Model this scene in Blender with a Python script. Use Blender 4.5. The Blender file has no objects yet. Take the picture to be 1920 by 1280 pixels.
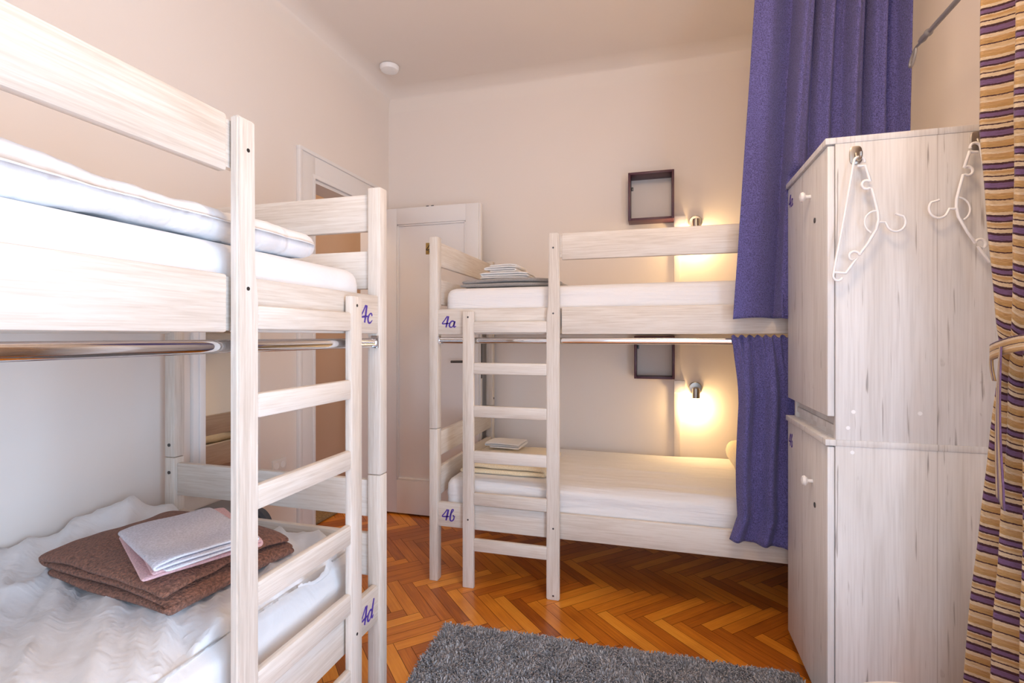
import bpy, bmesh, math, random
from mathutils import Vector, Matrix, noise
random.seed(7)
C = bpy.context.scene.collection
PI = math.pi
# ---------------------------------------------------------------- camera calibration (1920x1280 frame)
F, Y0, TH, H = 956.1, 629.4, 0.2776, 1.167
SN, CS = math.sin(TH), math.cos(TH)
def onY(Y, x, y):
    r = (x-960)/F; a = -SN+CS*r; b = CS+SN*r; d = Y/b
    return Vector((a*d, Y, H+(Y0-y)/F*d))
def onX(X, x, y):
    r = (x-960)/F; a = -SN+CS*r; b = CS+SN*r; d = X/a
    return Vector((X, b*d, H+(Y0-y)/F*d))

# ---------------------------------------------------------------- object helpers
def link(name, me, m, parent=None, smooth=None):
    o = bpy.data.objects.new(name, me); C.objects.link(o)
    if parent: o.parent = parent
    if m:
        for mm in (m if isinstance(m, (list, tuple)) else [m]): me.materials.append(mm)
    if smooth is not None:
        for p in me.polygons: p.use_smooth = True
        me.set_sharp_from_angle(angle=math.radians(smooth))
    return o
def obj(name, bm, m, parent=None, smooth=35):
    me = bpy.data.meshes.new(name); bm.normal_update(); bm.to_mesh(me); bm.free()
    return link(name, me, m, parent, smooth)
def tag(o, label=None, cat=None, group=None, kind=None):
    if label: o['label'] = label
    if cat: o['category'] = cat
    if group: o['group'] = group
    if kind: o['kind'] = kind
    return o
def empty(name, loc=(0, 0, 0), rz=0.0):
    o = bpy.data.objects.new(name, None); C.objects.link(o)
    o.location = loc; o.rotation_euler = (0, 0, rz); o.empty_display_size = .1
    return o
def copy_tree(o, parent=None):
    c = o.copy(); C.objects.link(c); c.parent = parent
    for ch in list(o.children): copy_tree(ch, c)
    return c
def box(bm, x0, x1, y0, y1, z0, z1, bev=0.0, seg=2, mat=0):
    x0, x1 = min(x0, x1), max(x0, x1); y0, y1 = min(y0, y1), max(y0, y1)
    t = bmesh.new()
    bmesh.ops.create_cube(t, size=1.0)
    for v in t.verts:
        v.co = Vector((x0+(v.co.x+.5)*(x1-x0), y0+(v.co.y+.5)*(y1-y0), z0+(v.co.z+.5)*(z1-z0)))
    if bev > 0:
        bmesh.ops.bevel(t, geom=list(t.edges), offset=bev, segments=seg, affect='EDGES', profile=.5)
    for f in t.faces: f.material_index = mat
    me = bpy.data.meshes.new('tmp'); t.to_mesh(me); t.free(); bm.from_mesh(me); bpy.data.meshes.remove(me)
    return bm
def nb(*a, **k): return box(bmesh.new(), *a, **k)
def lathe(bm, prof, cx, cy, cz, axis='Z', n=32, mat=0):
    """profile of (radius, height) pairs turned about an axis"""
    rings = []
    for r, h in prof:
        ring = []
        for i in range(n):
            a = 2*PI*i/n; u, v = r*math.cos(a), r*math.sin(a)
            if axis == 'Z': co = (cx+u, cy+v, cz+h)
            elif axis == 'Y': co = (cx+u, cy+h, cz+v)
            else: co = (cx+h, cy+u, cz+v)
            ring.append(bm.verts.new(co))
        rings.append(ring)
    fs = []
    for a, b in zip(rings, rings[1:]):
        for i in range(n): fs.append(bm.faces.new((a[i], a[(i+1) % n], b[(i+1) % n], b[i])))
    fs.append(bm.faces.new(rings[0][::-1])); fs.append(bm.faces.new(rings[-1]))
    for f in fs: f.material_index = mat
    bmesh.ops.recalc_face_normals(bm, faces=fs)
    return bm
def tube(bm, pts, r, n=10, closed=False, flat=1.0):
    pts = [Vector(p) for p in pts]; N = len(pts); rings = []
    up = Vector((0, 0, 1)); prev = None
    for i, p in enumerate(pts):
        a = pts[(i-1) % N] if (i > 0 or closed) else p
        b = pts[(i+1) % N] if (i < N-1 or closed) else p
        d = (b-a).normalized()
        if prev is None:
            s = d.cross(up)
            if s.length < .1: s = d.cross(Vector((0, 1, 0)))
            s.normalize()
        else: s = (prev-d*prev.dot(d)).normalized()
        prev = s; t = d.cross(s); rr = r[i] if isinstance(r, (list, tuple)) else r
        rings.append([bm.verts.new(p+s*rr*math.cos(2*PI*k/n)+t*rr*flat*math.sin(2*PI*k/n)) for k in range(n)])
    M = N if closed else N-1
    fs = []
    for i in range(M):
        A, B = rings[i], rings[(i+1) % N]
        for k in range(n): fs.append(bm.faces.new((A[k], A[(k+1) % n], B[(k+1) % n], B[k])))
    if not closed: fs.append(bm.faces.new(rings[0][::-1])); fs.append(bm.faces.new(rings[-1]))
    bmesh.ops.recalc_face_normals(bm, faces=fs)
    return bm
def smoothpts(pts, it=2):
    pts = [Vector(p) for p in pts]
    for _ in range(it):
        q = [pts[0]]
        for a, b in zip(pts, pts[1:]): q += [a*.75+b*.25, a*.25+b*.75]
        q.append(pts[-1]); pts = q
    return pts
def quadplane(bm, vs, mat=0):
    f = bm.faces.new([bm.verts.new(v) for v in vs]); f.material_index = mat; return f

# ---------------------------------------------------------------- materials
def newmat(name):
    m = bpy.data.materials.new(name); m.use_nodes = True
    nt = m.node_tree; b = nt.nodes['Principled BSDF']
    return m, nt, b, nt.nodes, nt.links
def plain(name, col, rough=.5, metal=0.0, **k):
    m, nt, b, N, L = newmat(name)
    b.inputs['Base Color'].default_value = (*col, 1); b.inputs['Roughness'].default_value = rough
    b.inputs['Metallic'].default_value = metal
    for kk, v in k.items(): b.inputs[kk].default_value = v
    return m
def ramp(N, stops, interp='LINEAR'):
    r = N.new('ShaderNodeValToRGB'); cr = r.color_ramp; cr.interpolation = interp
    while len(cr.elements) > 1: cr.elements.remove(cr.elements[-1])
    cr.elements[0].position = stops[0][0]; cr.elements[0].color = (*stops[0][1], 1)
    for p, c in stops[1:]:
        e = cr.elements.new(p); e.color = (*c, 1)
    return r
def wood(name, axis, cols, fine=170, along=7.0, rough=.42, bump=.06):
    m, nt, b, N, L = newmat(name)
    tc = N.new('ShaderNodeTexCoord'); oi = N.new('ShaderNodeObjectInfo')
    add = N.new('ShaderNodeVectorMath'); add.operation = 'ADD'
    mul = N.new('ShaderNodeMath'); mul.operation = 'MULTIPLY'; mul.inputs[1].default_value = 37.0
    L.new(oi.outputs['Random'], mul.inputs[0]); L.new(tc.outputs['Object'], add.inputs[0]); L.new(mul.outputs[0], add.inputs[1])
    mp = N.new('ShaderNodeMapping'); L.new(add.outputs[0], mp.inputs['Vector'])
    sc = [fine]*3; sc['XYZ'.index(axis)] = along; mp.inputs['Scale'].default_value = sc
    n1 = N.new('ShaderNodeTexNoise'); n1.inputs['Scale'].default_value = 1.0; n1.inputs['Detail'].default_value = 6; n1.inputs['Roughness'].default_value = .62
    n1.inputs['Distortion'].default_value = .35
    L.new(mp.outputs[0], n1.inputs['Vector'])
    mp2 = N.new('ShaderNodeMapping'); L.new(add.outputs[0], mp2.inputs['Vector'])
    sc = [9.0]*3; sc['XYZ'.index(axis)] = 1.3; mp2.inputs['Scale'].default_value = sc
    n2 = N.new('ShaderNodeTexNoise'); n2.inputs['Detail'].default_value = 3; n2.inputs['Scale'].default_value = 1.0; L.new(mp2.outputs[0], n2.inputs['Vector'])
    mx = N.new('ShaderNodeMath'); mx.operation = 'MULTIPLY_ADD'; mx.inputs[1].default_value = .55
    L.new(n1.outputs[0], mx.inputs[0])
    m3 = N.new('ShaderNodeMath'); m3.operation = 'MULTIPLY'; m3.inputs[1].default_value = .45; L.new(n2.outputs[0], m3.inputs[0]); L.new(m3.outputs[0], mx.inputs[2])
    r = ramp(N, [(.25, cols[0]), (.46, cols[1]), (.58, cols[2])]); L.new(mx.outputs[0], r.inputs[0])
    L.new(r.outputs[0], b.inputs['Base Color']); b.inputs['Roughness'].default_value = rough
    bp = N.new('ShaderNodeBump'); bp.inputs['Strength'].default_value = bump; bp.inputs['Distance'].default_value = .002
    L.new(n1.outputs[0], bp.inputs['Height']); L.new(bp.outputs[0], b.inputs['Normal'])
    return m
WC = [(.48, .405, .335), (.66, .59, .515), (.75, .695, .63)]
WX, WY, WZ = (wood('whitewashed_wood_'+a.lower(), a, WC) for a in 'XYZ')
def fabric(name, col, rough=.9, scale=500, bump=.3, var=.12, sheen=.3, wr=None, dist=.001):
    m, nt, b, N, L = newmat(name)
    tc = N.new('ShaderNodeTexCoord')
    n = N.new('ShaderNodeTexNoise'); n.inputs['Scale'].default_value = scale; n.inputs['Detail'].default_value = 2
    L.new(tc.outputs['Object'], n.inputs['Vector'])
    r = ramp(N, [(.3, tuple(c*(1-var) for c in col)), (.7, tuple(min(1, c*(1+var)) for c in col))])
    L.new(n.outputs[0], r.inputs[0]); L.new(r.outputs[0], b.inputs['Base Color'])
    b.inputs['Roughness'].default_value = rough
    b.inputs['Sheen Weight'].default_value = sheen
    bp = N.new('ShaderNodeBump'); bp.inputs['Strength'].default_value = bump; bp.inputs['Distance'].default_value = dist
    L.new(n.outputs[0], bp.inputs['Height'])
    if wr:                                                     # soft creases in the cloth
        mp = N.new('ShaderNodeMapping'); mp.inputs['Scale'].default_value = wr[0]; mp.inputs['Rotation'].default_value = (0, 0, wr[2])
        L.new(tc.outputs['Object'], mp.inputs[0])
        w = N.new('ShaderNodeTexNoise'); w.inputs['Scale'].default_value = 1; w.inputs['Detail'].default_value = 3; w.inputs['Distortion'].default_value = .6
        L.new(mp.outputs[0], w.inputs['Vector'])
        b2 = N.new('ShaderNodeBump'); b2.inputs['Strength'].default_value = wr[1]; b2.inputs['Distance'].default_value = .02
        L.new(w.outputs[0], b2.inputs['Height']); L.new(bp.outputs[0], b2.inputs['Normal']); L.new(b2.outputs[0], b.inputs['Normal'])
    else: L.new(bp.outputs[0], b.inputs['Normal'])
    return m
SHEET = fabric('white_sheet', (.77, .77, .78), .8, 700, .1, .02, .1, ((3, 9, 9), .35, .5))
SHEET_SIDE = fabric('white_sheet_waffle', (.78, .765, .76), .8, 700, .1, .02, .1, ((2, 16, 16), .7, 0))
DUVET = fabric('white_duvet', (.77, .77, .78), .8, 700, .1, .02, .1, ((6, 13, 6), .6, .7))
BLUE = fabric('violet_blue_terry', (.104, .097, .290), .95, 260, 1.0, .50, .12, dist=.004)
BROWN = fabric('brown_terry', (.225, .100, .064), .95, 150, 1.0, .42, .08, dist=.007)
PINK = fabric('pink_terry', (.74, .47, .48), .95, 220, .9, .14, .1, dist=.003)
LILAC = fabric('pale_lilac_terry', (.63, .61, .67), .95, 220, .9, .16, .1, dist=.003)
PALEEDGE = fabric('pale_towel_border', (.74, .76, .82), .95, 420, .7, .1, .4)
YELLOW = fabric('cream_yellow_terry', (.84, .70, .47), .95, 300, .9, .15, .4, dist=.003)
GREY = fabric('grey_blanket', (.29, .265, .245), .95, 300, .8, .2, .4, dist=.003)
WHITET = fabric('white_terry', (.80, .77, .74), .95, 420, .8, .06, .3, dist=.003)
CREAM = fabric('cream_upholstery', (.78, .74, .68), .85, 260, .5, .06, .2)
def paint(name, col, rough=.75):
    m, nt, b, N, L = newmat(name)
    tc = N.new('ShaderNodeTexCoord')
    n = N.new('ShaderNodeTexNoise'); n.inputs['Scale'].default_value = 1.3; n.inputs['Detail'].default_value = 3
    L.new(tc.outputs['Object'], n.inputs['Vector'])
    r = ramp(N, [(.3, tuple(c*.985 for c in col)), (.7, col)]); L.new(n.outputs[0], r.inputs[0]); L.new(r.outputs[0], b.inputs['Base Color'])
    n2 = N.new('ShaderNodeTexNoise'); n2.inputs['Scale'].default_value = 90; n2.inputs['Detail'].default_value = 3; L.new(tc.outputs['Object'], n2.inputs['Vector'])
    bp = N.new('ShaderNodeBump'); bp.inputs['Strength'].default_value = .05; bp.inputs['Distance'].default_value = .003
    L.new(n2.outputs[0], bp.inputs['Height']); L.new(bp.outputs[0], b.inputs['Normal']); b.inputs['Roughness'].default_value = rough
    return m
WALL = paint('cream_wall_paint', (.80, .732, .676))
CEIL = paint('ceiling_paint', (.80, .735, .675))
DOORP = paint('door_gloss_paint', (.79, .765, .745), .4)
HALL = paint('hallway_tan_paint', (.60, .45, .33))
CHROME = plain('chrome', (.75, .75, .77), .08, 1.0)
NICKEL = plain('brushed_nickel', (.46, .42, .37), .32, 1.0)
STEEL = plain('dark_steel', (.12, .12, .12), .4, 1.0)
GREYPL = plain('grey_plastic', (.23, .235, .25), .45)
DARKPL = plain('dark_grey_plastic', (.07, .08, .10), .5)
WHITEPL = plain('white_plastic', (.88, .88, .88), .35)
PURPLE = plain('dark_purple_lacquer', (.075, .02, .038), .4)
VIOLET = plain('violet_paint', (.075, .035, .33), .5)
BRASS = plain('brass_plate', (.45, .33, .12), .35, .7)
BLACK = plain('black_paint', (.015, .015, .015), .5)
MIRROR = plain('mirror_glass', (.80, .78, .72), .02, 1.0)
def locker_mat():
    m, nt, b, N, L = newmat('pale_craft_oak_laminate')
    tc = N.new('ShaderNodeTexCoord'); cur = None
    def layer(scale, loc, detail, dist, stops, fac):
        nonlocal cur
        mp = N.new('ShaderNodeMapping'); mp.inputs['Scale'].default_value = scale; mp.inputs['Location'].default_value = loc; L.new(tc.outputs['Object'], mp.inputs[0])
        n = N.new('ShaderNodeTexNoise'); n.inputs['Scale'].default_value = 1; n.inputs['Detail'].default_value = detail; n.inputs['Distortion'].default_value = dist; L.new(mp.outputs[0], n.inputs['Vector'])
        r = ramp(N, stops); L.new(n.outputs[0], r.inputs[0])
        if cur is None: cur = r.outputs[0]; return
        mx = N.new('ShaderNodeMix'); mx.data_type = 'RGBA'; mx.blend_type = 'MULTIPLY'; mx.inputs[0].default_value = fac
        L.new(cur, mx.inputs[6]); L.new(r.outputs[0], mx.inputs[7]); cur = mx.outputs[2]
    layer((160, 160, 5), (0, 0, 0), 5, .3, [(.3, (.68, .67, .66)), (.5, (.76, .755, .75)), (.7, (.80, .80, .795))], 1)
    layer((7, 7, 1.1), (1, 2, 0), 3, .8, [(.36, (.88, .86, .84)), (.56, (1, 1, 1))], 1)
    layer((110, 110, 5), (3.1, 1.7, .4), 2, .5, [(.66, (1, 1, 1)), (.70, (.72, .70, .68)), (.76, (.42, .40, .39))], .9)
    layer((22, 22, 7), (8.1, 4.7, 2.4), 4, 1.6, [(.70, (1, 1, 1)), (.76, (.70, .68, .66)), (.80, (.45, .43, .42))], .8)
    # board joints of the printed plank pattern
    mp = N.new('ShaderNodeMapping'); L.new(tc.outputs['Object'], mp.inputs[0]); sp = N.new('ShaderNodeSeparateXYZ'); L.new(mp.outputs[0], sp.inputs[0])
    ad = N.new('ShaderNodeMath'); ad.operation = 'ADD'; L.new(sp.outputs[0], ad.inputs[0]); L.new(sp.outputs[1], ad.inputs[1])
    md = N.new('ShaderNodeMath'); md.operation = 'PINGPONG'; md.inputs[1].default_value = .125; L.new(ad.outputs[0], md.inputs[0])
    r = ramp(N, [(0, (.60, .57, .54)), (.006, (.62, .59, .56)), (.012, (1, 1, 1))]); dv = N.new('ShaderNodeMath'); dv.operation = 'MULTIPLY'; dv.inputs[1].default_value = 8; L.new(md.outputs[0], dv.inputs[0]); L.new(dv.outputs[0], r.inputs[0])
    mx = N.new('ShaderNodeMix'); mx.data_type = 'RGBA'; mx.blend_type = 'MULTIPLY'; mx.inputs[0].default_value = .7
    L.new(cur, mx.inputs[6]); L.new(r.outputs[0], mx.inputs[7]); L.new(mx.outputs[2], b.inputs['Base Color'])
    b.inputs['Roughness'].default_value = .5
    return m
LOCK = locker_mat()
EDGE = plain('pale_edge_band', (.80, .76, .70), .45)
def parquet_mat():
    m, nt, b, N, L = newmat('herringbone_parquet')
    uv = N.new('ShaderNodeUVMap'); uv.uv_map = 'UVMap'
    at = N.new('ShaderNodeAttribute'); at.attribute_name = 'plank'
    sep = N.new('ShaderNodeSeparateXYZ'); L.new(uv.outputs[0], sep.inputs[0])
    comb = N.new('ShaderNodeCombineXYZ'); L.new(sep.outputs[0], comb.inputs[0]); L.new(sep.outputs[1], comb.inputs[1])
    mz = N.new('ShaderNodeMath'); mz.operation = 'MULTIPLY'; mz.inputs[1].default_value = 50; L.new(at.outputs['Fac'], mz.inputs[0]); L.new(mz.outputs[0], comb.inputs[2])
    mp = N.new('ShaderNodeMapping'); mp.inputs['Scale'].default_value = (6, 120, 1); L.new(comb.outputs[0], mp.inputs[0])
    n = N.new('ShaderNodeTexNoise'); n.inputs['Scale'].default_value = 1; n.inputs['Detail'].default_value = 5; n.inputs['Distortion'].default_value = .6; L.new(mp.outputs[0], n.inputs['Vector'])
    r = ramp(N, [(0, (.30, .072, .008)), (.35, (.55, .16, .013)), (.7, (.76, .265, .022)), (1, (.88, .37, .045))])
    ma = N.new('ShaderNodeMath'); ma.operation = 'MULTIPLY_ADD'; ma.inputs[1].default_value = .75; L.new(at.outputs['Fac'], ma.inputs[0])
    mb = N.new('ShaderNodeMath'); mb.operation = 'MULTIPLY_ADD'; mb.inputs[1].default_value = .7; mb.inputs[2].default_value = -.22; L.new(n.outputs[0], mb.inputs[0]); L.new(mb.outputs[0], ma.inputs[2])
    L.new(ma.outputs[0], r.inputs[0])
    tc = N.new('ShaderNodeTexCoord'); big = N.new('ShaderNodeTexNoise'); big.inputs['Scale'].default_value = 2.2; big.inputs['Detail'].default_value = 4; L.new(tc.outputs['Object'], big.inputs['Vector'])
    rb = ramp(N, [(.32, (.62, .52, .48)), (.52, (1, 1, 1))]); L.new(big.outputs[0], rb.inputs[0])
    mx = N.new('ShaderNodeMix'); mx.data_type = 'RGBA'; mx.blend_type = 'MULTIPLY'; mx.inputs[0].default_value = .7
    L.new(r.outputs[0], mx.inputs[6]); L.new(rb.outputs[0], mx.inputs[7]); L.new(mx.outputs[2], b.inputs['Base Color'])
    b.inputs['Roughness'].default_value = .28
    b.inputs['Coat Weight'].default_value = .22; b.inputs['Coat Roughness'].default_value = .12
    bp = N.new('ShaderNodeBump'); bp.inputs['Strength'].default_value = .05; bp.inputs['Distance'].default_value = .002; L.new(n.outputs[0], bp.inputs['Height']); L.new(bp.outputs[0], b.inputs['Normal'])
    return m
PARQ = parquet_mat()
GAP = plain('parquet_joint_dirt', (.10, .03, .008), .7)
def stripe_mat():
    m, nt, b, N, L = newmat('striped_curtain_fabric')
    uv = N.new('ShaderNodeUVMap'); uv.uv_map = 'UVMap'
    sep = N.new('ShaderNodeSeparateXYZ'); L.new(uv.outputs[0], sep.inputs[0])
    tc = N.new('ShaderNodeTexCoord')
    n = N.new('ShaderNodeTexNoise'); n.inputs['Scale'].default_value = 220; n.inputs['Detail'].default_value = 3; L.new(tc.outputs['Object'], n.inputs['Vector'])
    w = N.new('ShaderNodeMath'); w.operation = 'MULTIPLY_ADD'; w.inputs[1].default_value = .0030; L.new(n.outputs[0], w.inputs[0]); L.new(sep.outputs[1], w.inputs[2])
    d = N.new('ShaderNodeMath'); d.operation = 'DIVIDE'; d.inputs[1].default_value = .128; L.new(w.outputs[0], d.inputs[0])
    fr = N.new('ShaderNodeMath'); fr.operation = 'FRACT'; L.new(d.outputs[0], fr.inputs[0])
    DK = (.055, .014, .022); PU = (.18, .10, .23); CR = (.70, .57, .40); TN = (.54, .34, .15); GD = (.50, .31, .12); LT = (.64, .48, .29)
    st = [(0, PU), (.07, DK), (.115, CR), (.185, DK), (.21, LT), (.25, TN), (.30, CR), (.32, DK), (.35, PU), (.415, DK), (.455, CR), (.51, GD), (.56, TN), (.63, CR), (.67, LT), (.735, DK), (.76, GD), (.82, TN), (.87, CR), (.94, DK), (.975, PU)]
    r = ramp(N, st, 'CONSTANT'); L.new(fr.outputs[0], r.inputs[0])
    mp = N.new('ShaderNodeMapping'); mp.inputs['Scale'].default_value = (40, 900, 1); L.new(uv.outputs[0], mp.inputs[0])
    n2 = N.new('ShaderNodeTexNoise'); n2.inputs['Scale'].default_value = 1; n2.inputs['Detail'].default_value = 3; L.new(mp.outputs[0], n2.inputs['Vector'])
    r2 = ramp(N, [(.35, (.62, .57, .52)), (.6, (1.0, 1.0, 1.0))]); L.new(n2.outputs[0], r2.inputs[0])
    mx = N.new('ShaderNodeMix'); mx.data_type = 'RGBA'; mx.blend_type = 'MULTIPLY'; mx.inputs[0].default_value = .9
    L.new(r.outputs[0], mx.inputs[6]); L.new(r2.outputs[0], mx.inputs[7]); L.new(mx.outputs[2], b.inputs['Base Color'])
    b.inputs['Roughness'].default_value = .85; b.inputs['Sheen Weight'].default_value = .2
    bp = N.new('ShaderNodeBump'); bp.inputs['Strength'].default_value = .5; bp.inputs['Distance'].default_value = .001; L.new(n2.outputs[0], bp.inputs['Height']); L.new(bp.outputs[0], b.inputs['Normal'])
    return m
STRIPE = stripe_mat()

# ---------------------------------------------------------------- the room
XL, XR, YB, YF, ZC = -1.783, 1.0, 3.15, -1.0, 2.815     # left, right, back, front (behind the camera), ceiling
def struct(name, bm, m, smooth=35): return tag(obj(name, bm, m, None, smooth), kind='structure')
# parquet floor: individual herringbone planks in one mesh over dark joints
W_, NL = .0535, 6
verts, faces, uvs, rnd, mats = [], [], [], [], []
def addquad(c, u, rn, mat):
    i = len(verts); verts.extend(c); faces.append((i, i+1, i+2, i+3)); uvs.extend(u); rnd.append(rn); mats.append(mat)
FX0, FX1, FY0, FY1 = -3.3, 1.3, -1.1, 3.6
addquad([(FX0, FY0, -.0015), (FX1, FY0, -.0015), (FX1, FY1, -.0015), (FX0, FY1, -.0015)], [(0, 0)]*4, 0, 1)
c45 = math.sqrt(.5); g = .0009; OX, OY = -.02, 2.155
for k in range(-90, 90):
    for j in range(-20, 21):
        ox, oy = (k+j*NL)*W_, (k-j*NL)*W_
        for (a0, b0, lx, ly, hor) in ((ox, oy, NL*W_, W_, 1), (ox, oy+W_, W_, NL*W_, 0)):
            cx, cy = a0+lx/2, b0+ly/2
            wx, wy = OX+(cx+cy)*c45, OY+(-cx+cy)*c45
            if not (FX0 < wx < FX1 and FY0 < wy < FY1): continue
            q = []
            for (x, y) in ((a0+g, b0+g), (a0+lx-g, b0+g), (a0+lx-g, b0+ly-g), (a0+g, b0+ly-g)):
                q.append((OX+(x+y)*c45, OY+(-x+y)*c45, 0))
            u = [(0, 0), (lx, 0), (lx, ly), (0, ly)] if hor else [(0, 0), (0, lx), (ly, lx), (ly, 0)]
            addquad(q, u, random.random(), 0)
me = bpy.data.meshes.new('floor'); me.from_pydata(verts, [], faces)
ul = me.uv_layers.new(name='UVMap')
for i, u in enumerate(uvs): ul.data[i].uv = u
at = me.attributes.new('plank', 'FLOAT', 'FACE'); at.data.foreach_set('value', rnd)
fl = link('floor', me, [PARQ, GAP]); me.polygons.foreach_set('material_index', mats); tag(fl, kind='structure')

OY0, OY1, OZ = 2.348, 3.035, 2.012                       # doorway in the left wall
bm = bmesh.new(); t = .14
box(bm, XL-t, XL, YF-t, OY0, 0, ZC); box(bm, XL-t, XL, OY1, YB+t, 0, ZC); box(bm, XL-t, XL, OY0, OY1, OZ, ZC)
struct('wall_left', bm, WALL)
struct('wall_back', nb(XL, XR+t, YB, YB+t, 0, ZC), WALL)
WY0, WY1, WZ0, WZ1 = -.90, .45, .06, 1.80                # window beside the striped curtain
bm = bmesh.new()
box(bm, XR, XR+t, YF-t, WY0, 0, ZC); box(bm, XR, XR+t, WY1, YB, 0, ZC); box(bm, XR, XR+t, WY0, WY1, 0, WZ0); box(bm, XR, XR+t, WY0, WY1, WZ1, ZC)
struct('wall_right', bm, WALL)
FX_0, FX_1, FZ0, FZ1 = -.55, .80, .45, 2.2               # window behind the camera
bm = bmesh.new()
box(bm, XL, FX_0, YF-t, YF, 0, ZC); box(bm, FX_1, XR, YF-t, YF, 0, ZC); box(bm, FX_0, FX_1, YF-t, YF, 0, FZ0); box(bm, FX_0, FX_1, YF-t, YF, FZ1, ZC)
struct('wall_front', bm, WALL)
# ceiling with a soft cove all round
bm = bmesh.new(); box(bm, XL-t, XR+t, YF-t, YB+t, ZC, ZC+.1)
R = .12; n = 10
rings = []
for i in range(n+1):
    a = PI/2*i/n; off = R*(1-math.sin(a)); dz = R*(1-math.cos(a))
    rings.append([bm.verts.new(p) for p in ((XL+off, YF+off, ZC-dz), (XR-off, YF+off, ZC-dz), (XR-off, YB-off, ZC-dz), (XL+off, YB-off, ZC-dz))])
for A, B in zip(rings, rings[1:]):
    for k in range(4): bm.faces.new((A[k], A[(k+1) % 4], B[(k+1) % 4], B[k]))
struct('ceiling', bm, CEIL, 60)
def window(name, axis, a0, a1, z0, z1, p):
    bm = bmesh.new(); w = .05
    def bb(u0, u1, zz0, zz1):
        if axis == 'X': box(bm, p-.05, p, u0, u1, zz0, zz1, .004)
        else: box(bm, u0, u1, p-.05, p, zz0, zz1, .004)
    bb(a0, a0+w, z0, z1); bb(a1-w, a1, z0, z1); bb(a0+w, a1-w, z0, z0+w); bb(a0+w, a1-w, z1-w, z1); m = (a0+a1)/2; bb(m-.03, m+.03, z0+w, z1-w)
    return struct(name, bm, DOORP)
window('window_1', 'Y', FX_0, FX_1, FZ0, FZ1, YF-.05)
window('window_2', 'X', WY0, WY1, WZ0, WZ1, XR+.11)
struct('baseboard_back', nb(XL, XR, YB-.016, YB, 0, .09, .004), DOORP)
struct('baseboard_left', nb(XL, XL+.016, YF, OY0-.14, 0, .09, .004), DOORP)
struct('baseboard_right', nb(XR-.012, XR, WY1+.02, 1.66, 0, .09, .004), DOORP)
# hallway beyond the doorway
bm = bmesh.new()
box(bm, -3.3, -3.2, 1.6, 3.6, 0, 2.6); box(bm, -3.2, XL-t, 3.5, 3.6, 0, 2.6); box(bm, -3.2, XL-t, 1.5, 1.6, 0, 2.6)
struct('wall_hallway', bm, HALL)
struct('ceiling_hallway', nb(-3.3, XL-t, 1.5, 3.6, 2.6, 2.7), HALL)
# door casing with a groove, jambs and head
bm = bmesh.new(); cw = .118
for (y0, y1, z0, z1) in ((OY0-cw, OY0, 0, OZ+cw), (OY0, OY1, OZ, OZ+cw)):
    box(bm, XL, XL+.014, y0, y1, z0, z1, .002)
box(bm, XL, XL+.024, OY0-cw-.016, OY0-cw+.006, 0, OZ+cw, .004); box(bm, XL, XL+.024, OY0-cw-.016, OY1, OZ+cw-.002, OZ+cw+.018, .004)
box(bm, XL+.014, XL+.017, OY0-.02, OY0, 0, OZ, .001); box(bm, XL+.014, XL+.017, OY0-.02, OY1, OZ, OZ+.02, .001)
box(bm, XL-t, XL, OY0-.0005, OY0+.018, 0, OZ); box(bm, XL-t, XL, OY0, OY1, OZ-.018, OZ+.0005); box(bm, XL-t, XL, OY1-.012, OY1, 0, OZ)
struct('trim_1', bm, DOORP)

# ---- door leaf, opened into the room
DY = 3.0; dx0, dx1, dz0, dz1 = -1.765, -1.073, .012, 1.998
D = tag(empty('door_1', (0, 0, 0)), kind='structure')
bm = bmesh.new(); st = .105
px0, px1, pz0, pz1 = dx0+st+.02, dx1-.085, .228, 1.893
box(bm, dx0, px0, DY, DY+.04, dz0, dz1, .002); box(bm, px1, dx1, DY, DY+.04, dz0, dz1, .002)
box(bm, px0, px1, DY, DY+.04, dz0, pz0, .001); box(bm, px0, px1, DY, DY+.04, pz1, dz1, .001)
box(bm, px0-.01, px1+.01, DY+.014, DY+.026, pz0-.01, pz1+.01)
for (a, b_, c, d) in ((px0, px0+.012, pz0, pz1), (px1-.012, px1, pz0, pz1), (px0, px1, pz0, pz0+.012), (px0, px1, pz1-.012, pz1)):
    box(bm, a, b_, DY+.004, DY+.02, c, d, .004)
box(bm, dx1, dx1+.011, DY+.012, DY+.045, dz0, dz1, .002)
obj('door_leaf', bm, DOORP, D)
bm = bmesh.new(); tube(bm, smoothpts([(-1.125, DY-.001, 1.008), (-1.125, DY-.045, 1.008), (-1.135, DY-.052, 1.008), (-1.235, DY-.052, 1.006)]), .008)
obj('door_handle', bm, STEEL, D)
obj('lock_plate', nb(dx1+.0105, dx1+.013, DY+.018, DY+.036, .90, 1.14, .0008), STEEL, D)
def digit4(bm, place, s=1.0):
    stroke(bm, place, [(.50, 1.0), (.26, .66), (.02, .34), (.40, .35), (.70, .37)], [.11, .09, .10, .12, .08], s)
    stroke(bm, place, [(.62, 1.0), (.53, .62), (.46, .30), (.38, 0)], [.15, .17, .16, .12], s)
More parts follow.
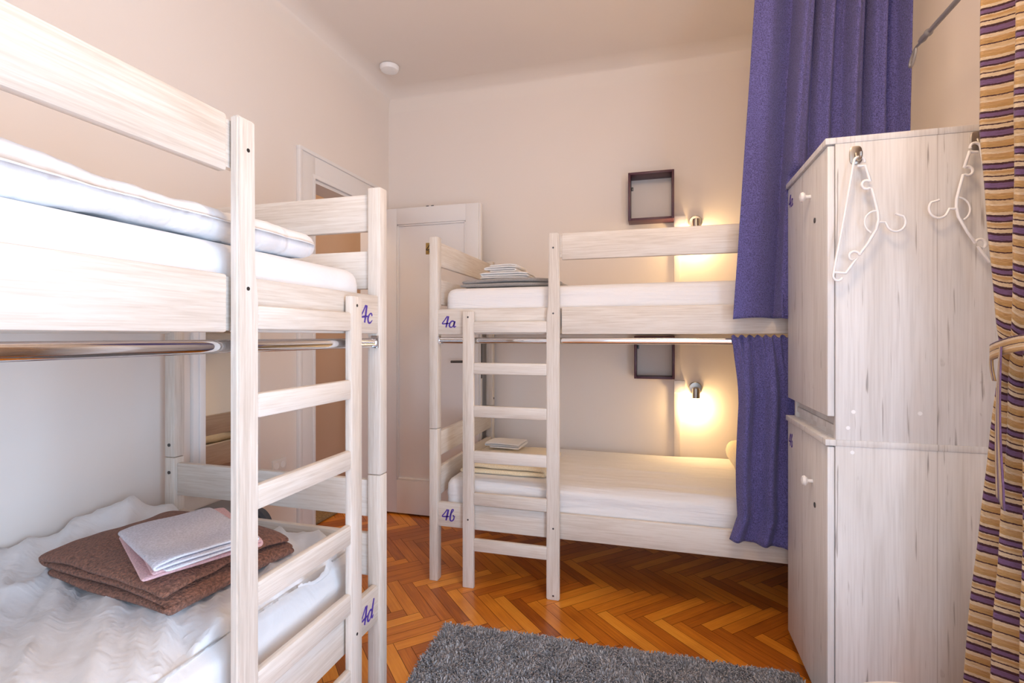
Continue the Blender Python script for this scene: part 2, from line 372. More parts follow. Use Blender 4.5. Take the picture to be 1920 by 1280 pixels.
def stroke(bm, place, pts, ws, s=1.0):
    P_ = []; Ws = []
    m = 5
    for i in range(len(pts)-1):
        p0 = Vector(pts[max(i-1, 0)]); p1 = Vector(pts[i]); p2 = Vector(pts[i+1]); p3 = Vector(pts[min(i+2, len(pts)-1)])
        for k in range(m):
            u = k/m; P_.append(.5*((2*p1)+(-p0+p2)*u+(2*p0-5*p1+4*p2-p3)*u*u+(-p0+3*p1-3*p2+p3)*u**3)); Ws.append(ws[i]*(1-u)+ws[i+1]*u)
    P_.append(Vector(pts[-1])); Ws.append(ws[-1])
    L_, R_ = [], []
    for i, p in enumerate(P_):
        d = (P_[min(i+1, len(P_)-1)]-P_[max(i-1, 0)]); d = d.normalized() if d.length > 1e-6 else Vector((1, 0))
        nn = Vector((-d.y, d.x))*Ws[i]/2
        a, b_ = (p+nn)*s, (p-nn)*s
        L_.append((bm.verts.new(place(a.x, a.y, 0)), bm.verts.new(place(a.x, a.y, 1)))); R_.append((bm.verts.new(place(b_.x, b_.y, 0)), bm.verts.new(place(b_.x, b_.y, 1))))
    for i in range(len(P_)-1):
        bm.faces.new((L_[i][1], L_[i+1][1], R_[i+1][1], R_[i][1]))
        bm.faces.new((L_[i][0], L_[i][1], L_[i+1][1], L_[i+1][0])); bm.faces.new((R_[i][0], R_[i+1][0], R_[i+1][1], R_[i][1]))
def letter(bm, ch, place, s):
    w = .12
    if ch == 'a': stroke(bm, place, [(.52, .50), (.30, .56), (.08, .34), (.06, .10), (.22, 0), (.42, .16), (.54, .52)], [w, w, .15, .14, .10, .08, .07], s); stroke(bm, place, [(.58, .54), (.48, .18), (.52, .02), (.70, .12)], [.15, .16, .12, .05], s)
    if ch == 'c': stroke(bm, place, [(.50, .40), (.46, .53), (.28, .52), (.08, .28), (.12, .04), (.30, 0), (.54, .16)], [.12, .10, .08, .16, .15, .10, .04], s)
    if ch == 'b': stroke(bm, place, [(.10, .50), (.40, .88), (.44, 1.02), (.30, .98), (.16, .50), (.12, .10), (.26, 0), (.44, .14), (.50, .40), (.42, .52), (.40, .44), (.62, .44)], [.05, .07, .07, .12, .15, .14, .10, .12, .09, .07, .06, .04], s)
    if ch == 'd': stroke(bm, place, [(.48, .48), (.30, .54), (.08, .32), (.06, .08), (.20, 0), (.40, .16), (.52, .50)], [w, w, .15, .14, .10, .08, .07], s); stroke(bm, place, [(.72, 1.05), (.58, .62), (.48, .18), (.52, .02), (.68, .12)], [.12, .16, .15, .12, .04], s)
def number(chars, place, m, parent, s=.052, name='number_label', gap=.62):
    bm = bmesh.new()
    digit4(bm, place, s)
    if chars: letter(bm, chars, lambda x, y, d: place(x+gap*s*1.06, y, d), s)
    return obj(name, bm, m, parent, None)
pl = obj('number_plate', nb(-1.436, -1.386, DY+.0105, DY+.014, 1.692, 1.766, .001), BRASS, D)
bm = bmesh.new(); digit4(bm, lambda x, y, d: Vector((-1.433+x, DY+.0104-d*.0006, 1.703+y)), .052); obj('number', bm, BLACK, pl, None)
bm = bmesh.new()
for x in (-1.42, -1.385): tube(bm, [(x-.012, DY+.01, dz1+.001), (x-.012, DY+.01, dz1+.005), (x+.004, DY+.01, dz1+.005), (x+.004, DY+.01, dz1+.001)], .003, 6)
obj('top_hook', bm, STEEL, D)
bm = bmesh.new()
for z in (.3, 1.7): lathe(bm, [(.009, -.05), (.009, .05)], dx0-.006, DY-.004, z)
obj('hinge', bm, STEEL, D)

# ---------------------------------------------------------------- bunk beds
A_, B_ = .0431, .0461                                   # post section
U1, U2, U3, U4 = .178, .2332, .5755, .6338
ZJ, ZB1, ZB2, ZC1, ZC2, ZT, G1, G2, ZS, HP = .7239, 1.1742, 1.2939, .2614, .3759, 1.6216, 1.504, 1.6225, 1.2805, 1.64
RUNG = [(1.1802, 1.2328), (.9893, 1.0433), (.7912, .8453), (.581, .6369), (.3851, .4431), (.1721, .2307)]
LB, WB, T = 2.0, .889, .022
def bunk(loc, rz, m, labels, nums):
    """m=+1: ladder at the left end seen from the front, m=-1: ladder at the right end; local x = m*u, y = depth"""
    R_ = tag(empty('bunk_bed', loc, rz), *labels)
    def B(name, u0, u1, v0, v1, z0, z1, mat, bev=.004, parent=R_): return obj(name, nb(m*u0, m*u1, v0, v1, z0, z1, bev), mat, parent)
    def bolt(parent, u, v, z, r=.0042):
        b_ = bmesh.new(); lathe(b_, [(r, -.0008), (r, .0015)], m*u, v, z, 'Y', 12); obj('bolt', b_, STEEL, parent)
    for u in (0, LB-A_):
        for v in (0, WB-B_):
            b_ = bmesh.new(); box(b_, m*u, m*(u+A_), v, v+B_, 0, ZJ-.001, .004); box(b_, m*u, m*(u+A_), v, v+B_, ZJ+.001, HP, .004)
            p = obj('post', b_, WZ, R_)
            if v > 0:                                    # bolt heads on the inner faces of the back posts
                for z in (ZJ-.055, ZJ+.045):
                    b2 = bmesh.new(); s_ = 1 if u == 0 else -1; x = m*(u+A_ if u == 0 else u); lathe(b2, [(.006, -.0008), (.006, .0025)] if m*s_ > 0 else [(.006, -.0025), (.006, .0008)], x, v+B_/2, z, 'X', 14); obj('bolt', b2, STEEL, p)
    for (z0, z1, i) in ((ZB1, ZB2, 0), (ZC1, ZC2, 1)):
        b_ = bmesh.new()
        box(b_, m*(A_-.0005), m*(U3+.03), .007, .030, z0, z1, .004)
        if i == 0: box(b_, m*(U3+.02), m*(U4-.001), .009, .028, z0+.004, z1-.004)
        box(b_, m*((U4+.006) if i == 0 else U3), m*(LB-A_+.0005), (-.001 if i == 0 else .007), .030, z0, z1, .005)
        sb = obj('side_board', b_, WX, R_)
        # painted number at the ladder end of the board; it reads left to right for a viewer in front
        zc = (z0+z1)/2-.027
        if m > 0: pf = lambda x, y, d: Vector((.064+x, .0072-.0009*d, zc+y))
        else: pf = lambda x, y, d: Vector((-.142+x, .0072-.0009*d, zc+y))
        number(nums[i], pf, VIOLET, sb, .053)
        B('side_board', A_, LB-A_, WB-.030, WB-.007, z0, z1, WX)
    b_ = bmesh.new(); box(b_, m*(U4+.006), m*(LB-A_), -.001, .022, G1, G2, .006); box(b_, m*(U4-.02), m*(U4+.02), .003, .018, G1+.01, G2-.01)
    obj('guard_rail', b_, WX, R_)
    for u in (A_/2-.011, LB-A_/2-.011):
        for (z0, z1) in ((G1, G2), (1.318, 1.440), (.585, .703), (.395, .53)):
            B('end_board', u, u+.022, B_-.0005, WB-B_+.0005, z0, z1, WY, .004)
    # ladder: a short and a tall rail with six rungs
    r1 = B('ladder_rail', U1, U2, -T, 0, 0, ZS, WZ, .005)
    bolt(r1, (U1+U2)/2, -T, ZS-.027); bolt(r1, (U1+U2)/2, -T, ZC1+.055)
    b_ = bmesh.new(); um = U3
    pts = [(U3, 0), (U4, 0), (U4, ZT), (U3+.010, ZT), (U3+.008, 1.31), (U3, 1.25)]
    vf = [b_.verts.new((m*u, -T, z)) for u, z in pts]; vb = [b_.verts.new((m*u, 0, z)) for u, z in pts]
    b_.faces.new(vf); b_.faces.new(vb[::-1])
    for i in range(6): b_.faces.new((vf[i], vb[i], vb[(i+1) % 6], vf[(i+1) % 6]))
    bmesh.ops.recalc_face_normals(b_, faces=b_.faces[:])
    bmesh.ops.bevel(b_, geom=[e for e in b_.edges if e.calc_face_angle(0) > .5], offset=.004, segments=2, affect='EDGES')
    r2 = obj('ladder_rail', b_, WZ, R_)
    for z in (G1+.052, ZB2-.028, ZC1+.055, .02): bolt(r2, (U3+U4)/2+.002, -T, z)
    for (z0, z1) in RUNG: B('rung', U2-.002, U3+.002, -T+.001, -.001, z0, z1, WX, .006)
    # chrome curtain rail below the upper board
    b_ = bmesh.new(); tube(b_, [(m*(A_+.004), .017, 1.145), (m*(LB-A_-.004), .017, 1.145)], .0075, 16, flat=1.9)
    cr = obj('curtain_rail', b_, CHROME, R_)
    for u in (A_, LB-A_-.006):
        b_ = bmesh.new(); box(b_, m*u, m*(u+.006), .004, .030, 1.128, 1.168, .002); box(b_, m*(u), m*(u+.02), .008, .026, 1.128, 1.1300, 0)
        obj('rail_bracket', b_, CHROME, cr)
    for z in (ZB1+.012, ZC1+.02):                        # slatted bases
        b_ = bmesh.new()
        for i in range(14):
            u = .10+i*(LB-.25)/13; box(b_, m*u, m*(u+.06), .034, WB-.034, z, z+.014)
        s_ = obj('slat_base', b_, WY, R_)
    return R_
bunk((-1.0484, 2.2347, 0), 0, 1, ('whitewashed wooden bunk bed against the back wall, painted 4a and 4b', 'bunk bed'), 'ab')
bunk((-.8452, 1.4845, 0), PI/2-.0047, -1, ('whitewashed wooden bunk bed along the left wall in front, painted 4c and 4d', 'bunk bed'), 'cd')

# ---------------------------------------------------------------- bedding
def rbox(name, x0, x1, y0, y1, z0, z1, r, m, step=.03, disp=None, parent=None, rz=0, loc=None):
    """rounded, densely gridded block of cloth or foam with a displacement function"""
    def axis_pts(a, b):
        n = max(2, int((b-a-2*r)/step)); v = [a+r*(1-math.cos(PI/2*i/3)) for i in range(3)]
        v += [a+r+(b-a-2*r)*i/n for i in range(n+1)]; v += [b-r+r*math.sin(PI/2*(i+1)/3) for i in range(3)]
        return v
    X, Y, Z = axis_pts(x0, x1), axis_pts(y0, y1), axis_pts(z0, z1)
    bm = bmesh.new(); vm = {}
    def V(i, j, k):
        key = (i, j, k)
        if key not in vm:
            p = Vector((X[i], Y[j], Z[k])); q = Vector((min(max(p.x, x0+r), x1-r), min(max(p.y, y0+r), y1-r), min(max(p.z, z0+r), z1-r)))
            d = p-q; nrm = d.normalized() if d.length > 1e-9 else Vector((0, 0, 1)); p = q+nrm*r
            if disp: p = p+disp(p, nrm)
            vm[key] = bm.verts.new(p)
        return vm[key]
    nx, ny, nz = len(X)-1, len(Y)-1, len(Z)-1
    for i in range(nx):
        for j in range(ny):
            bm.faces.new((V(i, j, nz), V(i+1, j, nz), V(i+1, j+1, nz), V(i, j+1, nz))); bm.faces.new((V(i, j, 0), V(i, j+1, 0), V(i+1, j+1, 0), V(i+1, j, 0)))
    for i in range(nx):
        for k in range(nz):
            bm.faces.new((V(i, 0, k), V(i+1, 0, k), V(i+1, 0, k+1), V(i, 0, k+1))); bm.faces.new((V(i, ny, k), V(i, ny, k+1), V(i+1, ny, k+1), V(i+1, ny, k)))
    for j in range(ny):
        for k in range(nz):
            bm.faces.new((V(0, j, k), V(0, j, k+1), V(0, j+1, k+1), V(0, j+1, k))); bm.faces.new((V(nx, j, k), V(nx, j+1, k), V(nx, j+1, k+1), V(nx, j, k+1)))
    bmesh.ops.recalc_face_normals(bm, faces=bm.faces[:])
    o = obj(name, bm, m, parent, None)
    for p in o.data.polygons: p.use_smooth = True
    if loc: o.location = loc; o.rotation_euler = (0, 0, rz)
    return o
def nz(p, sx, sy, sz, seed=0): return noise.noise(Vector((p.x*sx+seed, p.y*sy+seed*1.7, p.z*sz-seed)))
def soft(amp, sx, sy, sz, seed): return lambda p, n: n*amp*nz(p, sx, sy, sz, seed)
# right bunk
tag(rbox('mattress', -.985, .93, 2.268, 3.09, 1.19, 1.398, .045, SHEET_SIDE, .04, soft(.006, 2, 6, 9, 3)),
    'mattress in a white sheet on the upper berth of the back bunk', 'mattress')
def dR(p, n):
    d = n*.004*nz(p, 2, 7, 9, 5)
    if n.z > .5:
        w = noise.noise(Vector((p.x*1.5+9, p.y*16+p.x*1.8, 2.0))); d.z += .013*max(0, w)*(1-abs(p.x-.2)/1.6)
    if n.y < -.4:                                        # pleats of the tucked sheet along the side
        d.y -= .0045*math.sin(p.z*170+p.x*5+3*nz(p, 2, 0, 8, 1))
    return d
tag(rbox('mattress', -.985, .93, 2.272, 3.09, .285, .482, .05, SHEET_SIDE, .02, dR),
    'mattress in a white waffle sheet on the lower berth of the back bunk', 'mattress')
# left bunk
tag(rbox('mattress', -1.70, -.884, -.46, 1.405, 1.19, 1.372, .05, SHEET, .04, soft(.006, 5, 2, 9, 11)),
    'mattress in a white sheet on the upper berth of the left bunk', 'mattress')
def dDuv(p, n):
    w = noise.noise(Vector((p.x*3, p.y*7, p.z*4)))+.5*noise.noise(Vector((p.x*9+4, p.y*15, p.z*9)))+.25*noise.noise(Vector((p.x*20, p.y*38, 3)))
    return n*(.011*w)+Vector((0, 0, .006*math.sin(p.y*4+1) if n.z > .3 else 0))
tag(rbox('duvet', -1.69, -.893, -.44, 1.215, 1.379, 1.452, .039, DUVET, .018, dDuv),
    'thick white duvet folded flat on the upper berth of the left bunk', 'duvet')
def dS(p, n):
    d = n*.004*nz(p, 8, 3, 10, 21)
    if n.x > .4: d.x += .004*math.sin(p.z*120+p.y*9+4*nz(p, 0, 4, 6, 8))
    return d
tag(rbox('mattress', -1.70, -.885, -.46, 1.41, .288, .505, .055, SHEET, .025, dS),
    'mattress in a white sheet on the lower berth of the left bunk', 'mattress')
def dLow(p, n):
    # a crumpled cover: ridges running diagonally, rising towards the wall and sagging at the front
    q = p.x*1.0+p.y*1.1; s_ = p.x*.5-p.y*.55
    rdg = lambda a, b_, c, e: (1-min(1, 1.6*abs(noise.noise(Vector((q*a+c, s_*b_+.4*noise.noise(Vector((q*5, s_*5, c))), c))))))**e
    w = .030*rdg(6.5, 1.5, 1.3, 2)+.013*rdg(14, 3.0, 5.1, 2.5)+.006*rdg(27, 6, 8.7, 2)-.018+noise.noise(Vector((q*4, s_*2, 7)))*.014
    if n.z < -.3: return Vector((0, 0, 0))
    up = w
    bx = (p.x+1.66)/.10; by = (p.y-1.24)/.13
    up += .085*math.exp(-bx*bx-by*by)+.02*math.exp(-((p.x+1.74)/.08)**2)
    fr = max(0, (p.x+1.05)/.14)
    return Vector((0, 0, up*max(n.z, .15)-.03*fr*fr))+Vector((.02*noise.noise(Vector((p.y*7, p.z*9, 2))), 0, 0))*max(0, n.x)
tag(rbox('cover', -1.762, -.915, -.40, 1.40, .500, .535, .016, DUVET, .0125, dLow),
    'crumpled white cover spread over the lower berth of the left bunk', 'bed cover')

# ---------------------------------------------------------------- folded cloths
def l_id(z, t): return round(z/t)
def folded(name, w, d, layers, t, m, loc, rz, seed=0, skew=0.0, puff=.0, parent=None, open_left=False, mat_edge=None, roll=False, tilt=(0, 0)):
    """a serpentine strip of cloth of thickness t: width w in x (folds at the ends), extruded d in y"""
    pts = []
    if roll:                                             # rolled rather than folded
        turns = layers/2.0; N_ = 60
        for i in range(N_+1):
            a = i/N_*turns*2*PI; k = 1-i/N_*.80
            hw, hh = (w/2)*(.55*k+.45*(1 if i < N_*.55 else .8)), t*layers*.5*k
            pts.append((hw*math.cos(a+PI/2)*1.0, hh*math.sin(a+PI/2)+t*layers*.5))
        pts = [(x, z) for x, z in pts]
    else:
        g_ = t*1.04
        for l in range(layers):
            z = g_*l+t/2; ins = .010*math.sin(l*2.3+seed)+.004
            x0, x1 = -w/2+ins, w/2-ins*.6
            row = [(x0+(x1-x0)*k/12, z) for k in range(13)]
            if l % 2: row = row[::-1]
            pts += row
            if l < layers-1:
                xe = row[-1][0]; s_ = 1 if l % 2 == 0 else -1
                for k in range(1, 6):
                    a = -PI/2+PI*k/6; pts.append((xe+s_*g_/2*math.cos(a), z+g_/2+g_/2*math.sin(a)))
    M_ = max(6, int(d/.018)); bm = bmesh.new(); rows = []
    tot = t*1.04*layers
    for j in range(M_+1):
        v = j/M_; y = -d/2+d*v; row = []
        for i, (x, z) in enumerate(pts):
            e = noise.noise(Vector((x*7+seed, y*7, seed)))*.9+.5*noise.noise(Vector((x*19+seed, y*19, seed+z*30)))
            k = z/tot
            edge = (1-abs(2*v-1)**4)*(1-min(1, abs(2*x/w))**5)
            zz = z+(.34*t*e*layers**.5+puff*edge)*k-.25*t*layers*k*(abs(2*v-1)**8)*min(1, abs(2*x/w))**6
            yy = y+(.016*noise.noise(Vector((z*60+seed, x*4, 2)))+.010*noise.noise(Vector((l_id(z, t)*3.1+seed, 5, 2))))*abs(2*v-1)**3
            row.append(bm.verts.new((x+skew*yy+tilt[0]*k, yy+tilt[1]*k, zz)))
        rows.append(row)
    for a, b_ in zip(rows, rows[1:]):
        for i in range(len(pts)-1): bm.faces.new((a[i], a[i+1], b_[i+1], b_[i]))
    o = obj(name, bm, m, parent, None)
    for p in o.data.polygons: p.use_smooth = True
    so = o.modifiers.new('thickness', 'SOLIDIFY'); so.thickness = t*.86; so.offset = 0; so.use_rim = True
    if mat_edge: o.data.materials.append(mat_edge); so.material_offset_rim = 1
    sb = o.modifiers.new('soft', 'SUBSURF'); sb.levels = 1; sb.render_levels = 1
    o.location = loc; o.rotation_euler = (0, 0, rz)
    return o
BW, BD, BL, BR_ = .51, .37, (-1.275, 1.09, .543), math.radians(-8)
tag(folded('blanket', BW, BD, 3, .020, BROWN, BL, BR_, 2, -.05, .026),
    'folded brown terry blanket lying on the lower berth of the left bunk', 'blanket')
tag(folded('towel', .25, .35, 2, .011, PINK, (-1.195, 1.065, .617), math.radians(66), 5, .1),
    'folded pink towel between the brown blanket and the pale lilac towel', 'towel')
tag(folded('towel', .22, .31, 3, .0085, LILAC, (-1.155, 1.035, .642), math.radians(72), 9, .12, mat_edge=PALEEDGE),
    'folded pale lilac towel with white edges, topmost on the brown blanket', 'towel')
tag(folded('blanket', .46, .40, 2, .020, GREY, (-.70, 2.53, 1.402), 0, 4),
    'folded dark grey blanket under white towels on the upper berth of the back bunk', 'blanket')
tag(folded('towel', .24, .26, 3, .011, WHITET, (-.735, 2.52, 1.448), .06, 6),
    'wide folded white towel, the lower of two on the grey blanket', 'towel')
tag(folded('towel', .15, .22, 4, .010, WHITET, (-.745, 2.52, 1.484), 0, 8),
    'narrow folded white towel, topmost on the grey blanket', 'towel')
tag(folded('blanket', .42, .44, 2, .026, YELLOW, (-.745, 2.60, .485), .03, 12, 0, .008),
    'folded cream yellow blanket on the lower berth of the back bunk', 'blanket')
tag(folded('towel', .19, .16, 3, .0095, WHITET, (-.80, 2.72, .556), -.06, 14),
    'small folded white towel on the cream yellow blanket', 'towel')
def dP(p, n): return n*.012*nz(p, 8, 8, 8, 31)
tag(rbox('pillow', .36, .82, 2.62, 3.04, .492, .60, .05, YELLOW, .03, dP),
    'cream yellow pillow half hidden behind the short violet curtain', 'pillow')

# ---------------------------------------------------------------- violet curtains
def sheet(name, rows, cols, fn, m, thick=.004, uv=None):
    bm = bmesh.new(); G = [[bm.verts.new(fn(i/cols, j/rows)) for i in range(cols+1)] for j in range(rows+1)]
    ul = bm.loops.layers.uv.new('UVMap')
    for j in range(rows):
        for i in range(cols):
            f = bm.faces.new((G[j][i], G[j][i+1], G[j+1][i+1], G[j+1][i]))
            if uv:
                for l, (a, b_) in zip(f.loops, ((i, j), (i+1, j), (i+1, j+1), (i, j+1))): l[ul].uv = uv(a/cols, b_/rows)
    o = obj(name, bm, m, None, None)
    for p in o.data.polygons: p.use_smooth = True
    s_ = o.modifiers.new('thickness', 'SOLIDIFY'); s_.thickness = thick; s_.offset = 0
    return o
def fold(u, z, lst):
    """sum of rounded folds: (centre, width, depth)"""
    s_ = 0
    for c, w, d in lst:
        x = (u-c)/w
        s_ += d*math.exp(-x*x)
    return s_
def longc(u, v):
    z = 2.73-v*(2.73-1.232)
    k = (z-1.232)/1.5
    xl = .284+.075*min(1, k/.84); xr = .872-.012*min(1, k/.5)
    x = xl+(xr-xl)*(u+.014*math.sin(u*19+1)*k)
    far, near = 2.228, (2.085 if z > 1.80 else 2.085+.085*min(1, (1.80-z)/.02)) if x > .462 else 2.085
    sp = .265+.035*k                                     # where the front flap ends and the cloth steps forward
    if u < sp:
        q = u/sp; y = 2.150+.072*q**1.3-.018*math.sin(q*PI*1.1)+.012*k*math.sin(q*9)
    else:
        q = (u-sp)/(1-sp); step = min(1, (u-sp)/.035); step = step*step*(3-2*step)
        y = 2.222-step*(.070+.022*k)
        y += (.030+.018*k)*step*math.sin(q*2*PI*4.3+1.9+.5*math.sin(v*3))*(.5+.5*k)
        y += .014*k*math.sin(q*2*PI*10.5+1.2*math.sin(v*4))
        y += .018*q
    y += .004*noise.noise(Vector((u*7, z*3, 0)))
    return Vector((x, min(max(y, near), far), z+.006*math.sin(u*9)*(v > .99)))
tag(sheet('bunk_curtain', 90, 260, longc, BLUE), 'long violet blue curtain hanging from the ceiling beside the lockers', 'curtain')
bm = bmesh.new(); tube(bm, [(.20, 2.198, 2.745), (.96, 2.198, 2.745)], .009, 12)
rt = tag(obj('ceiling_curtain_rail', bm, WHITEPL), 'white rail under the ceiling carrying the long violet curtain', 'curtain rail')
for x in (.28, .88):
    bm = bmesh.new(); tube(bm, [(x, 2.198, 2.745), (x, 2.198, ZC+.004)], .006, 8); obj('bracket', bm, WHITEPL, rt)
def shortc(u, v):
    z = 1.166-v*(1.166-.352)
    top = math.exp(-v*9)
    xl = .290+.020*min(1, v*3)+.006*math.sin(v*7); xl -= .035*max(0, (v-.88)/.12)
    x = xl+(.74-xl)*u
    y = 2.236-.034*min(1, v*4)
    y += (.010*math.sin(u*2*PI*15)+.005*math.sin(u*2*PI*27+1))*top
    y += (.024*math.sin(u*2*PI*4.6+2.4+.8*v)+.009*math.sin(u*2*PI*9+v*2))*min(1, v*3)*(1-.25*v)
    y -= .008*noise.noise(Vector((u*6, z*4, 3)))
    zz = z+.006*math.sin(u*2*PI*15)*top*(v < .02)+(-.035*u if v > .5 else 0)*(v-.5)*2
    return Vector((x, min(max(y, 2.16), 2.232 if v > .03 else 2.24), zz))
tag(sheet('bunk_curtain', 60, 170, shortc, BLUE), 'short violet blue curtain gathered on the chrome rail of the back bunk', 'curtain')

# ---------------------------------------------------------------- lockers
LY0, LY1, LX0, LX1 = 1.690, 2.150, .500, .985
def locker(name, z0, z1, dz0_, dz1_, label, ch, knob, key, numz, lower):
    Rt = tag(empty(name, (0, 0, 0)), label, 'locker')
    Rt.location = (LX0, LY0, z0)
    def P(nm, *a, mat=LOCK, par=Rt, bev=.001):
        o = obj(nm, nb(*a, bev), mat, par); o.data.transform(Matrix.Translation((-LX0, -LY0, -z0))); return o
    t_ = .018
    b_ = bmesh.new()
    zt = z1-t_
    box(b_, LX0, LX1, LY0, LY0+t_, z0+(.0 if not lower else .035), zt, .001); box(b_, LX0, LX1, LY1-t_, LY1, z0+(.0 if not lower else .035), zt, .001)
    box(b_, LX1-.006, LX1, LY0+t_, LY1-t_, z0+.04, zt); zb = z0+.035 if lower else z0+.02
    box(b_, LX0+.004, LX1-.006, LY0+t_, LY1-t_, zb, zb+t_)
    if not lower: box(b_, LX0+.012, LX0+.03, LY0+t_, LY1-t_, z0, dz0_+.01)
    o = obj('body', b_, LOCK, Rt); o.data.transform(Matrix.Translation((-LX0, -LY0, -z0)))
    P('top_panel', LX0-.026, LX1, LY0-.0015, LY1+(.018 if not lower else .02), zt, z1)
    dr = P('door', LX0-.020, LX0-.002, LY0+.002, LY1+.012, dz0_, dz1_)
    b_ = bmesh.new(); lathe(b_, [(.006, 0), (.006, .014), (.013, .017), (.017, .023), (.014, .030), (.004, .033)], 0, 0, 0, 'X', 20)
    bmesh.ops.rotate(b_, verts=b_.verts, cent=(0, 0, 0), matrix=Matrix.Rotation(PI, 3, 'Z'))
    o = obj('knob', b_, WHITEPL, dr); o.location = (-.020, knob[0]-LY0, knob[1]-z0)
    b_ = bmesh.new(); lathe(b_, [(.0085, 0), (.0085, .002), (.005, .003)], 0, 0, 0, 'X', 16)
    bmesh.ops.rotate(b_, verts=b_.verts, cent=(0, 0, 0), matrix=Matrix.Rotation(PI, 3, 'Z'))
    o = obj('keyhole', b_, STEEL, dr); o.location = (-.020, key[0]-LY0, key[1]-z0)
    number(ch, lambda x, y, d: Vector((-.0202-.0006*d, LY1-LY0-.004-x, numz-z0+y)), VIOLET, dr, .046)
    return Rt
up = locker('locker', .864, 1.745, .932, 1.722, 'upper pale oak locker marked 4a, standing on the lower locker', 'a', (1.865, 1.62), (1.815, 1.532), 1.648, False)
lo = locker('locker', 0.0, .864, .045, .842, 'lower pale oak locker marked 4b, standing on the floor', 'b', (1.842, .70), (1.815, .632), .755, True)
for y in (.05, .385):
    for x in (.03, .44): b_ = bmesh.new(); lathe(b_, [(.014, 0), (.018, .008), (.018, .0352)], x, y, 0, 'Z', 16); obj('foot', b_, WHITEPL, lo)
for (x, y, rt_) in ((1600, 772, up), (1590, 802, up), (1725, 775, up), (1598, 848, lo)):
    p = onY(LY0, x, y); b_ = bmesh.new(); lathe(b_, [(.0055, 0), (.0055, -.0009)], p.x-LX0, 0, p.z-rt_.location.z, 'Y', 14); obj('screw_cap', b_, WHITEPL, rt_)

# hooks stuck to the side of the locker and plastic hangers on them
def hook(px, label):
    p = onY(LY0, px, 291 if px < 1700 else 264)
    Rt = tag(empty('adhesive_hook', p), label, 'wall hook')
    b_ = bmesh.new(); n = 24; w, h = .0165, .026
    out = [Vector((w*math.copysign(abs(math.cos(a))**.55, math.cos(a)), 0, h*math.copysign(abs(math.sin(a))**.7, math.sin(a)))) for a in [2*PI*i/n for i in range(n)]]
    f0 = [b_.verts.new(v) for v in out]; f1 = [b_.verts.new(v+Vector((0, -.003, 0))) for v in out]; f2 = [b_.verts.new(v*.86+Vector((0, -.0045, 0))) for v in out]
    for A, B in ((f0, f1), (f1, f2)):
        for i in range(n): b_.faces.new((A[i], A[(i+1) % n], B[(i+1) % n], B[i]))
    b_.faces.new(f2); bmesh.ops.recalc_face_normals(b_, faces=b_.faces[:])
    obj('base_plate', b_, NICKEL, Rt, 50)
    b_ = bmesh.new(); tube(b_, smoothpts([(0, -.004, .004), (0, -.010, -.010), (0, -.020, -.022), (0, -.034, -.024), (0, -.042, -.014), (0, -.043, -.004)]), [.0042]*99, 10, flat=.7)
    obj('prong', b_, NICKEL, Rt, 60)
    return p
h1 = hook(1604, 'brushed metal hook on the locker side, left one, near the doors')
h2 = hook(1832, 'brushed metal hook on the locker side, right one, beside the striped curtain')
HY = LY0-.027
def hanger(pxf, label):
    Rt = tag(empty('clothes_hanger', (0, 0, 0)), label, 'clothes hanger')
    def P_(x, y): return onY(HY, *pxf(x, y))
    org = P_(1605, 305); Rt.location = org
    def T_(name, pts, r=.0029, it=1, closed=False):
        b_ = bmesh.new(); q = smoothpts([P_(*p)-org for p in pts], it) if it else [P_(*p)-org for p in pts]
        tube(b_, q, r, 10, closed); return obj(name, b_, WHITEPL, Rt, 60)
    def arc(cx, cy, rx, ry, a0, a1, n=14): return [(cx+rx*math.cos(math.radians(a0+(a1-a0)*i/n)), cy+ry*math.sin(math.radians(a0+(a1-a0)*i/n))) for i in range(n+1)]
    # (pixel y runs down) trouser bar and end loops
    frame = arc(1611, 303, 10, 9, 10, -180, 12)+[(1600, 308), (1583, 405), (1563, 510)]+arc(1571, 517, 9, 9, 200, 20, 10)
    T_('trouser_bar', frame, .0036, 0)
    a1_ = [(1600, 306), (1607, 311), (1617, 311), (1622, 310), (1626, 322), (1632, 340)]
    n1_ = arc(1625, 346, 9, 8, -50, -300, 12)
    T_('arm', a1_[1:]+n1_+[(1634, 353), (1641, 378), (1646, 398), (1647, 412), (1643, 430), (1626, 458), (1611, 478)]+arc(1602, 480, 10, 9, -10, -235, 12)[:]+[(1606, 484), (1596, 498), (1586, 512), (1575, 511), (1563, 510)], .0038, 0)
    T_('strap_notch', [(1645, 395), (1634, 396), (1624, 404), (1620, 416), (1624, 429), (1633, 436)], .0026, 2)
    T_('hook', [(1647, 416), (1655, 416), (1660, 416), (1662, 420)]+arc(1680, 416, 18, 17.5, 160, -40, 20)+[(1684, 402), (1679, 400)], .0032, 0)
    return Rt
hanger(lambda x, y: (x, y), 'white plastic hanger hung sideways from the left hook on the locker')
hanger(lambda x, y: (1836-(x-1604), y-26-(x-1604)*.02+(y-305)*.02), 'white plastic hanger hung sideways from the right hook, partly behind striped curtain')

